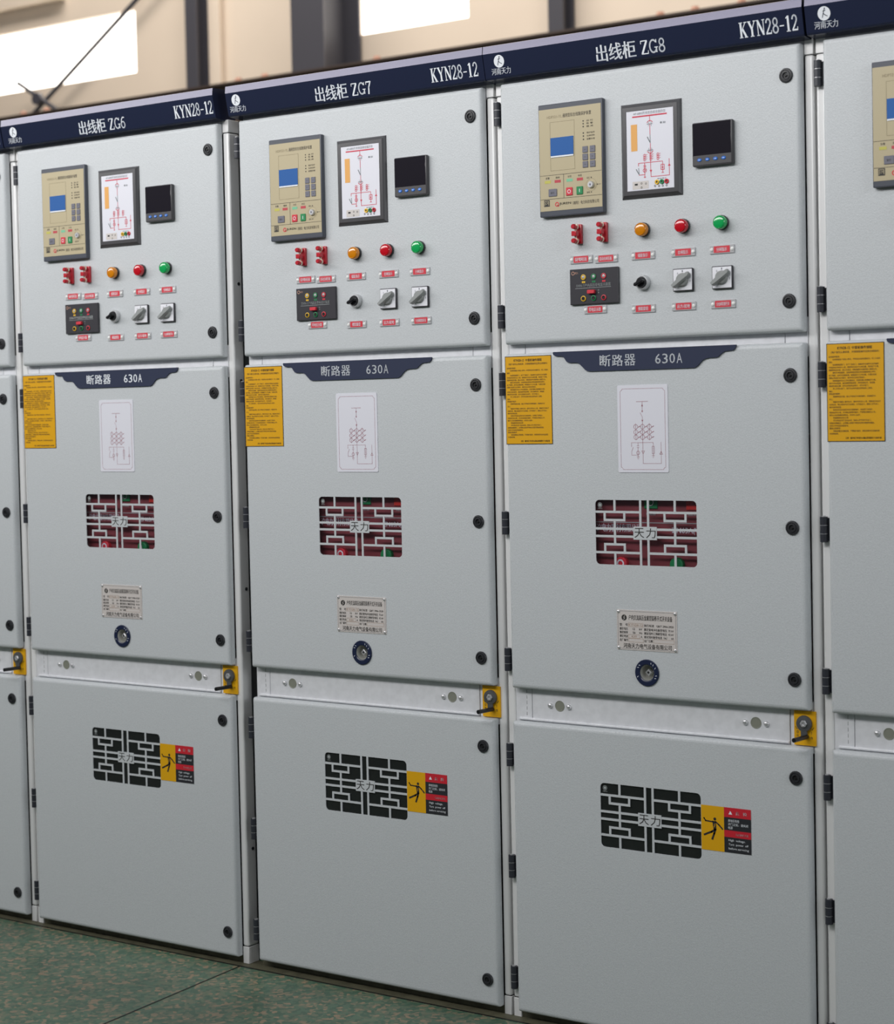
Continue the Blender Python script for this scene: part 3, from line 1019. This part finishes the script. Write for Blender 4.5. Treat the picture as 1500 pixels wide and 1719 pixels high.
def build_cabinet(name):
    root = bpy.data.objects.new(name, None)
    COL.objects.link(root)
    root['_c'] = (0, 0, 0)
    # hollow carcass
    m = MB()
    m.box(-.390, -.386, .045, 1.5, .03, 2.19, 'carcass_metal')
    m.box(.386, .390, .045, 1.5, .03, 2.19, 'carcass_metal')
    m.box(-.386, .386, 1.49, 1.5, .03, 2.19, 'carcass_metal')
    m.box(-.386, .386, .062, 1.49, 2.185, 2.19, 'carcass_metal')
    m.box(-.386, .386, .060, 1.49, .03, .04, 'carcass_metal')
    m.box(-.386, .386, .30, .305, .04, .74, 'deep_black')
    m.box(-.386, .386, .045, .30, .735, .745, 'deep_black')
    m.box(-.380, .380, .026, 1.5, 0.0, .03, 'base_steel')
    m.build('carcass', root)
    for x0, x1 in ((-.3968, -.3750), (.3765, .3968)):
        m = MB()
        m.box(x0, x1, .0215, .062, .0455, 2.1565, 'post_metal', .0055, 4)
        m.box(x0 + .002, x1 - .002, .024, .060, .04, 2.16, 'deep_black')
        p = m.build('frame_post', root)
        for z0, z1 in ((0.0, .0448), (2.1572, 2.1895)):
            m = MB()
            m.box(x0, x1, .0215, .062, z0, z1, 'post_metal', .0012, 1)
            m.build('corner_block', p)
        if x0 > 0:
            for z in (.30, .84, .98, 1.52, 1.77, 2.10):
                m = MB()
                m.tube((x1 - .0005, .046, z), (x1 + .0015, .046, z), .0045, 'lock_black', 12)
                m.build('screw', p)
    # rails
    m = MB()
    m.box(-.3745, .376, .0235, .040, 2.155, 2.19, 'galvanised')
    m.build('top_rail', root)
    for nm, z0, z1, y in (('cross_rail', 1.560, 1.583, .0225), ('lever_rail', .690, .800, .0225)):
        m = MB()
        if nm == 'lever_rail':
            m.box(-.3290, .3220, y, .040, z0, z1, 'galvanised', .0008, 1)
        else:
            m.box(-.3290, .3230, y, .040, z0 - .03, z1 + .03, 'galvanised', .0008, 1)
            z0, z1 = z0 - .03, z1 + .03
        m.box(-.3745, -.3305, y + .0004, .040, z0, z1, 'galvanised', .0008, 1)
        m.box(.3240, .3760, y + .0004, .040, z0, z1, 'galvanised', .0008, 1)
        if nm == 'lever_rail':
            m.box(-.365, .3220, y - .0050, y + .004, .7075, .7125, 'galvanised', .002, 2)
            for k in range(5):
                m.box(-.3446, -.3440, y + .0001, y + .001, .718 + k * .013, .726 + k * .013, 'deep_black')
        r = m.build(nm, root)
        if nm == 'lever_rail':
            for cx in (-.2540, .2430):
                m = MB()
                m.lathe(cx, .746, [(.0126, y), (.0126, y - .0008), (.0114, y - .0008), (.0106, y - .0002), (0, y - .0002)], 'plug_grey', 24)
                m.build('hole_plug', r)
                for sx in (-.0252, .0252):
                    m = MB()
                    m.lathe(cx + sx, .7455, [(.0064, y), (.0060, y - .0030), (.0042, y - .0050), (0, y - .0060)], 'silver', 16)
                    m.build('rivet', r)
    # earthing lever plate
    m = MB()
    m.box(.3345, .3840, .0172, .0195, .7075, .7810, 'sign_yellow')
    y = .0168
    m.box(.3345, .3840, .0195, .0226, .7085, .7800, 'sign_yellow')
    m.line([(.3375, .7470), (.3420, .7410)], .0012, y, 'dark_print')
    m.line([(.3800, .7470), (.3755, .7410)], .0012, y, 'dark_print')
    m.text('O', .3405, .3450, .7325, .7385, y, 'dark_print', .03)
    m.text('I', .3740, .3748, .7310, .7375, y, 'dark_print', .02)
    m.text('分', .3400, .3450, .7255, .7305, y, 'dark_print', .02)
    m.text('合', .3720, .3775, .7215, .7275, y, 'dark_print', .02)
    e = tag(m.build('earthing_lever_plate', root), 'yellow plate with a grey turning lever')
    m = MB()
    m.lathe(.3590, .7545, [(.0172, .0170), (.0176, .0130), (.0165, .0100), (.0100, .0092), (0, .0092)], 'lever_grey', 28)
    m.box(.3520, .3665, .0100, .0160, .7245, .7440, 'lever_grey', .002)
    m.tube((.3655, .0130, .7270), (.3600, -.0400, .7270), .0050, 'knob_black', 14)
    m.build('lever', e)
    m = MB()
    m.lathe(.3605, .7550, [(.0078, .0095), (.0078, .0060), (.0068, .0050), (.0036, .0050), (.0030, .0065), (0, .0065)], 'silver', 6)
    m.build('nut', e)
    # doors
    d = door('instrument_door', root, 1.5811, 2.1800)
    for z in (1.6465, 2.1153):
        lock(d, z)
    win, low = (-.1363, .1192, 1.0795, 1.2245), (-.1364, .1182, .4385, .5838)
    d = door('breaker_door', root, .7831, 1.5590, [rr(win[0], win[1], win[2], win[3], .010), circ(-.0094, .8412, .0205)])
    for z in (.8489, 1.1699, 1.4908):
        lock(d, z)
    lattice(d, *win)
    pane(d, *win, 'window_film')
    m = MB()
    m.prism(SIGN, -.0036, 0, 'navy_sign')
    y = -.0039
    for i, s in enumerate('断路器'):
        m.text(s, -.2505 + .135 + i * .0316, -.2505 + .135 + i * .0316 + .0282, 1.5230, 1.5484, y, 'white_print', .008)
    m.v = [(v[0], v[1], v[2]) for v in m.v]
    nv = len(m.v)
    for i, s in enumerate('630A'):
        m.text(s, .0255 + i * .0177, .0255 + i * .0177 + .0138, 1.5249, 1.5464, y, 'white_print', .004)
    k0 = 2 * len(SIGN)
    sg = MB()
    sg.v = [((v[0] + .135, v[1], v[2]) if i < k0 else v) for i, v in enumerate(m.v)]
    sg.f, sg.m, sg.names = m.f, m.m, m.names
    tag(sg.build('circuit_nameplate', d), 'navy plate with stepped ends and white writing')
    # instruction sheet
    m = MB()
    x0, x1, z0, z1 = -.3716, -.2448, 1.3504, 1.5537
    m.rect(x0, x1, z0, z1, -.0006, 'dark_print')
    m.rect(x0 + .0016, x1 - .0016, z0 + .0016, z1 - .0016, -.0009, 'sheet_yellow')
    y = -.0012
    m.text('KYN28-12', -.3469, -.3190, 1.5412, 1.5466, y, 'dark_print', .02)
    m.text('中置柜操作规程', -.3150, -.2708, 1.5408, 1.5470, y, 'dark_print', .02)
    m.text('（用户请先认真阅读，并按规程操作后再合闸操作）', -.3614, -.2555, 1.5330, 1.5378, y, 'dark_print')
    z = 1.5255
    for st, ind, s, n in SHEET:
        L = min(len(s), n)
        sx = .1140 / 30.5
        if st == 'B':
            m.textl(s, -.3665, z - .0010, sx * 1.06, .0043, y, 'dark_print', .02)
        else:
            m.textl(s, -.3665 + (.0085 if ind else 0), z - .0010, min(sx, .1140 / (len(s) + (2 if ind else 0))), .0040, y, 'dark_print', .006)
        z -= .00548
    m.text('注意：操作柜门时请务必确认断路器处于分闸位置', -.3313, -.2529, 1.3560, 1.3602, y, 'dark_print', .012)
    tag(m.build('instruction_sheet', d), 'yellow sheet of small black writing')
    # circuit card
    m = MB()
    m.prism(rr(-.0733, .0533, 1.2862, 1.4793, .003, 2), -.0014, 0, 'white_card')
    y = -.0017
    a, b, c, e_ = -.0660, .0464, 1.2928, 1.4716
    q = .0055
    m.line([(a + q, c), (b - q, c), (b - q * .8, c + q * .5), (b, c + q), (b, e_ - q), (b - q * .5, e_ - q * .8), (b - q, e_), (a + q, e_),
            (a + q * .8, e_ - q * .5), (a, e_ - q), (a, c + q), (a + q * .5, c + q * .8)], .0006, y, 'mauve_line', True)
    G, w = 'mauve_line', .0007
    m.line([(-.0252, 1.4430), (.0043, 1.4430)], .0009, y, G)
    m.line([(-.0105, 1.4430), (-.0105, 1.4190)], w, y, G)
    m.add([(-.0128, y, 1.4325), (-.0082, y, 1.4325), (-.0105, y, 1.4375)], [(0, 1, 2)], G)
    m.line([(-.0125, 1.4235), (-.0085, 1.4205)], w, y, G)
    m.line([(-.0125, 1.4205), (-.0085, 1.4235)], w, y, G)
    m.line([(-.0160, 1.4188), (-.0102, 1.4087)], w, y, G)
    m.line([(-.0103, 1.4087), (-.0100, 1.3061), (.0356, 1.3061), (.0353, 1.3526)], w, y, G)
    m.add([(-.0128, y, 1.4025), (-.0080, y, 1.4025), (-.0104, y, 1.3975)], [(0, 1, 2)], G)
    for cx in (-.0274, -.0104, .0067):
        for cz in (1.3874, 1.3755, 1.3642):
            m.ring(cx, cz, .0051, .0009, y, G, 16)
            m.line([(cx + .0055, cz - .0015), (cx + .0105, cz + .0018)], w, y, G)
            m.line([(cx + .0070, cz - .0015), (cx + .0120, cz + .0018)], w, y, G)
        m.line([(cx, 1.3950), (cx, 1.3575)], w, y, G)
    m.line([(-.0391, 1.3523), (.0160, 1.3523)], w, y, G)
    m.line([(-.0388, 1.3523), (-.0388, 1.3430)], w, y, G)
    m.line([(-.0345, 1.3420), (-.0385, 1.3330), (-.0385, 1.3246), (-.0225, 1.3246)], w, y, G)
    m.line([(-.0224, 1.3523), (-.0224, 1.3450)], w, y, G)
    m.line([(-.0255, 1.3450), (-.0195, 1.3450)], w, y, G)
    m.line([(-.0255, 1.3415), (-.0195, 1.3415)], w, y, G)
    m.line([(-.0224, 1.3415), (-.0224, 1.3210)], w, y, G)
    m.ring(-.0224, 1.3298, .0038, .0009, y, G, 14)
    for gx, gz in ((-.0224, 1.3210), (.0156, 1.3240)):
        for i in range(3):
            m.line([(gx - .0034 + i * .001, gz - i * .0025), (gx + .0034 - i * .001, gz - i * .0025)], w, y, G)
    m.line([(-.0135, 1.3340), (-.0062, 1.3340), (-.0099, 1.3270)], w, y, G, True)
    m.line([(.0318, 1.3265), (.0390, 1.3265), (.0354, 1.3330)], w, y, G, True)
    m.line([(.0158, 1.3523), (.0158, 1.3240)], w, y, G)
    m.line([(.0130, 1.3280), (.0185, 1.3280), (.0185, 1.3440), (.0130, 1.3440)], w, y, G, True)
    tag(m.build('circuit_card', d), 'white card with a red circuit diagram')
    # rating plate
    m = MB()
    m.box(-.0845, .0672, -.0012, 0, .8900, .9796, 'plate_steel')
    y = -.0015
    m.line([(-.0815, .8930), (.0642, .8930), (.0642, .9766), (-.0815, .9766)], .0006, y, 'grey_line', True)
    m.disc(-.0657, .9621, .0066, y, 'dark_print')
    m.line([(-.0640, .9660), (-.0668, .9622), (-.0640, .9610), (-.0668, .9580)], .0012, y - .0002, 'plate_steel')
    m.text('户内交流高压金属铠装移开式开关设备', -.0540, .0560, .9572, .9690, y, 'dark_print', .012)
    rows = [('型    号', '', '执行标准   GB/T 3906-2020', .9463), ('额定电压', '12     kV', '额定雷电冲击耐受电压  75 kV', .9373),
            ('额定频率', '50     Hz', '额定短时工频耐受电压  42 kV', .9291), ('额定电流', '        A', '额定短时耐受电流（4s）    kA', .9208),
            ('出厂编号', '', '出厂日期', .9122)]
    for l, v, r, z in rows:
        m.text(l, -.0775, -.0565, z - .0030, z + .0030, y, 'dark_print', .01)
        if v.strip():
            m.text(v.strip(), -.0440 if len(v.strip()) > 1 else -.0240, -.0200, z - .0024, z + .0024, y, 'dark_print', .01)
        m.text(r, -.0150, .0590 if len(r) > 5 else .0060, z - .0030, z + .0030, y, 'dark_print', .01)
    for bx0, bx1, z, s in ((-.0548, -.0175, .9463, 'KYN28-12'), (-.0548, -.0270, .9208, '630'), (-.0548, -.0175, .9122, ''), (.0085, .0600, .9125, '')):
        m.line([(bx0, z - .0040), (bx1, z - .0040), (bx1, z + .0040), (bx0, z + .0040)], .0005, y, 'tan_print', True)
        if s:
            cx = (bx0 + bx1) / 2
            m.text(s, cx - .0022 * len(s), cx + .0022 * len(s), z - .0024, z + .0024, y, 'tan_print')
    m.text('河南天力电气设备有限公司', -.0685, .0535, .8942, .9052, y, 'dark_print', .012)
    p = tag(m.build('rating_plate', root), 'steel plate of engraved black writing')
    for sx in (-.0800, .0628):
        for sz in (.8945, .9750):
            m = MB()
            m.lathe(sx, sz, [(.0034, -.0012), (.0032, -.0026), (.0016, -.0034), (0, -.0035)], 'silver', 12)
            m.build('screw', p)
    # crank socket
    cx, cz = -.0094, .8412
    m = MB()
    m.lathe(cx, cz, [(.0298, 0), (.0300, -.0024), (.0288, -.0034), (.0200, -.0034), (.0178, -.0020), (.0172, .004)], 'ring_navy', 40)
    for a in (25, 45, 60, 330, 345, 135, 150, 200):
        t = math.radians(a)
        m.line([(cx + .0225 * math.cos(t), cz + .0225 * math.sin(t)), (cx + .0260 * math.cos(t + .08), cz + .0260 * math.sin(t + .08))], .0011, -.0037, 'white_print')
    p = m.build('crank_socket', root)
    m = MB()
    m.lathe(cx, cz, [(.0176, -.001), (.0160, .0030), (.0150, .0160), (.0140, .0170), (0, .0170)], 'chrome', 30)
    m.build('socket_cup', p)
    m = MB()
    m.lathe(cx, cz, [(.0078, .0170), (.0078, .0050), (.0062, .0040), (.0034, .0040), (.0034, .0100), (0, .0100)], 'silver', 4)
    m.disc(cx, cz, .0033, .0045, 'deep_black', 12)
    m.build('drive_shaft', p)
    # lower door
    d = door('cable_door', root, .0200, .7053, [rr(*low, .010)])
    for z in (.0835, .6396):
        lock(d, z)
    lattice(d, *low)
    pane(d, *low, 'smoked_film')
    m = MB()
    y = -.0008
    m.rect(.1191, .1745, .4620, .5603, y, 'sign_yellow')
    m.rect(.1745, .2389, .5390, .5603, y, 'sign_red')
    m.rect(.1745, .2389, .5105, .5390, y, 'sign_black')
    m.rect(.1745, .2389, .4957, .5105, y, 'sign_red')
    m.rect(.1745, .2389, .4622, .4957, y, 'sign_black')
    y = -.0011
    K = 'sign_black'
    m.disc(.1524, .5318, .0034, y, K, 14)
    m.line([(.1262, .5316), (.1300, .5262), (.1470, .5252)], .0028, y, K)
    m.line([(.1252, .5325), (.1275, .5300)], .0026, y, K)
    m.add([(.1462, y, .5275), (.1550, y, .5270), (.1558, y, .5080), (.1490, y, .5075)], [(0, 1, 2, 3)], K)
    m.line([(.1545, .5258), (.1620, .5200), (.1704, .5118)], .0032, y, K)
    m.line([(.1525, .5085), (.1440, .5030), (.1270, .4955)], .0042, y, K)
    m.line([(.1535, .5085), (.1505, .5000), (.1460, .4880)], .0045, y, K)
    m.line([(.1530, .5215), (.1510, .5185), (.1528, .5180), (.1505, .5140)], .0011, y - .0002, 'sign_yellow')
    m.add([(.1855, y, .5455), (.1945, y, .5455), (.1900, y, .5535)], [(0, 1, 2)], 'white_print')
    m.text('危', .2030, .2110, .5450, .5530, y, 'white_print', .015)
    m.text('险', .2210, .2295, .5450, .5530, y, 'white_print', .015)
    for s, z, xe in (('高电压危险', .5320, .2110), ('开门之前，请关闭', .5240, .2320), ('电源', .5165, .1950)):
        m.text(s, .1845, xe, z - .0030, z + .0030, y, 'white_print')
    m.text('DANGER', .2030, .2330, .5000, .5055, y, 'white_print', .01)
    for s, z, xe in (('High  voltage.', .4885, .2250), ('Turn  power  off', .4795, .2320), ('before servicing', .4705, .2330)):
        m.text(s, .1850, xe, z - .0028, z + .0032, y, 'white_print')
    tag(m.build('danger_sticker', d), 'yellow, red and black warning sticker with a figure')
    for z in (2.1140, 1.6465, 1.4900, 1.1670, .8475, .6235, .3600, .0960):
        hinge(root, z)
    # instruments
    relay(root)
    mimic(root)
    meter(root)
    for x, z, c, l in ((.0012, 1.8196, 'amber_lens', 'amber indicator lamp'), (.0998, 1.8202, 'red_lens', 'red indicator lamp'), (.1930, 1.8210, 'green_lens', 'green indicator lamp')):
        lamp(root, x, z, c, l)
    for x in (-.1630, -.0975):
        terminal(root, x, 1.8210)
    for x, z, s in ((-.1600, 1.7650, '保护跳闸压板'), (-.0952, 1.7628, '自动合闸压板'), (-.0013, 1.7640, '储能指示'), (.0982, 1.7643, '合闸指示'), (.1915, 1.7645, '分闸指示'),
                    (-.1256, 1.6512, '带电显示器'), (-.0023, 1.6473, '储能旋钮'), (.0975, 1.6476, '远方/就地'), (.1925, 1.6479, '分合闸转换开关')):
        tally(root, x, z, s)
    voltage(root)
    selector(root)
    rotary(root, .0982, 1.7044)
    rotary(root, .1928, 1.7042)
    return root


def kids(o):
    return [c for c in bpy.data.objects if c.parent == o]


def copy_tree(src, parent=None, index=None):
    c = src.copy()
    COL.objects.link(c)
    c.parent = parent
    for ch in index.get(src.name, ()):
        copy_tree(ch, c, index)
    return c


def breaker(name):
    """maroon front of the breaker truck behind the lattice window"""
    root = bpy.data.objects.new(name, None)
    COL.objects.link(root)
    root['_c'] = (0, 0, 0)
    m = MB()
    m.box(-.24, .22, .060, .42, .80, 1.36, 'breaker_maroon', .006)
    m.box(-.23, .21, .0590, .0610, 1.1715, 1.1735, 'emblem_grey')
    y = .0588
    m.text('沪电力器材有限公司', -.1713, -.0560, 1.1510, 1.1690, y, 'white_print', .015)
    m.text('ZN63A(VS1)', .0216, .1100, 1.1470, 1.1630, y, 'white_print', .01)
    m.text('断路器', -.0420, -.0180, 1.1890, 1.1960, y, 'emblem_grey')
    m.text('储能状态', .0620, .0900, 1.1890, 1.1960, y, 'emblem_grey')
    m.build('front_cover', root)
    m = MB()
    m.box(-.0462, -.0135, .057, .062, 1.2040, 1.2300, 'green_print', .001, 1)
    m.ring(-.0300, 1.2180, .0070, .0018, .0566, 'white_print', 18)
    tag(m.build('position_flag', root), 'green flag')
    m = MB()
    m.box(.0585, .0900, .057, .062, 1.2020, 1.2300, 'breaker_red', .001, 1)
    m.add([(.0680, .0566, 1.2120), (.0820, .0566, 1.2120), (.0750, .0566, 1.2240)], [(0, 1, 2)], 'soft_red')
    tag(m.build('position_flag', root), 'red flag')
    m = MB()
    m.lathe(-.1040, 1.0810, [(.0150, .060), (.0150, .050), (.0130, .048), (0, .048)], 'red_print', 24)
    m.ring(-.1040, 1.0810, .0075, .0035, .0476, 'white_print', 20)
    tag(m.build('push_button', root), 'red opening button')
    m = MB()
    m.lathe(.0360, 1.0810, [(.0165, .060), (.0165, .050), (.0145, .048), (0, .048)], 'green_print', 24)
    m.line([(.0360, 1.0750), (.0360, 1.0870)], .003, .0476, 'white_print')
    tag(m.build('push_button', root), 'green closing button')
    for o in bpy.data.objects:
        if o.parent == root:
            o.location.x += .0255
            o.location.y -= .039
            o.location.z += .001
    return root


proto = build_cabinet('switchgear_cabinet')
vcb = breaker('circuit_breaker')
index = {}
for o in bpy.data.objects:
    if o.parent is not None:
        index.setdefault(o.parent.name, []).append(o)
SPOTS = [  # x, y, header span, mid text, label
    (-1.6159, -.0056, -.4000, .3925, '', 'grey switchgear cabinet cut off at the left edge, next to the one lettered ZG6'),
    (-.8140, -.0077, -.4025, .3880, '6', 'grey switchgear cabinet with ZG6 on its navy header'),
    (0.0, 0.0, -.3895, .3990, '7', 'grey switchgear cabinet with ZG7 on its navy header'),
    (.8, 0.0, -.3992, .3938, '8', 'grey switchgear cabinet with ZG8 on its navy header'),
    (1.5983, .0012, -.3990, .3980, '', 'grey switchgear cabinet cut off at the right edge, next to the one lettered ZG8')]
PLACE = ['behind the lattice window of the cabinet cut off at the left', 'behind the lattice window of cabinet ZG6', 'behind the lattice window of cabinet ZG7',
         'behind the lattice window of cabinet ZG8', '']
for i, (x, y, h0, h1, zg, lab) in enumerate(SPOTS):
    r = proto if i == 2 else copy_tree(proto, None, index)
    r.location = (x, y, 0)
    tag(r, lab, 'cabinet', 'row of grey switchgear cabinets')
    header(r, h0, h1, zg, i > 0, i < 4)
    if i in (1, 2, 3):
        b = vcb if i == 2 else copy_tree(vcb, None, index)
        b.location = (x, y, 0)
        tag(b, 'maroon circuit breaker front ' + PLACE[i], 'circuit breaker', 'circuit breakers inside the cabinets')
# ZG7 cabinet: left post set back and blackened as painted shade of the gap
MATS['gap_shade'] = MATS['lock_black']
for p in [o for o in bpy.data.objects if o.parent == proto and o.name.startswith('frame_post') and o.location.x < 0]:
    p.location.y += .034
    tag(p, 'post set back and blackened as the shaded gap')
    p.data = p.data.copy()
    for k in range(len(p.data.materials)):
        p.data.materials[k] = MATS['gap_shade']
for o in bpy.data.objects:
    if '_c' in o:
        del o['_c']
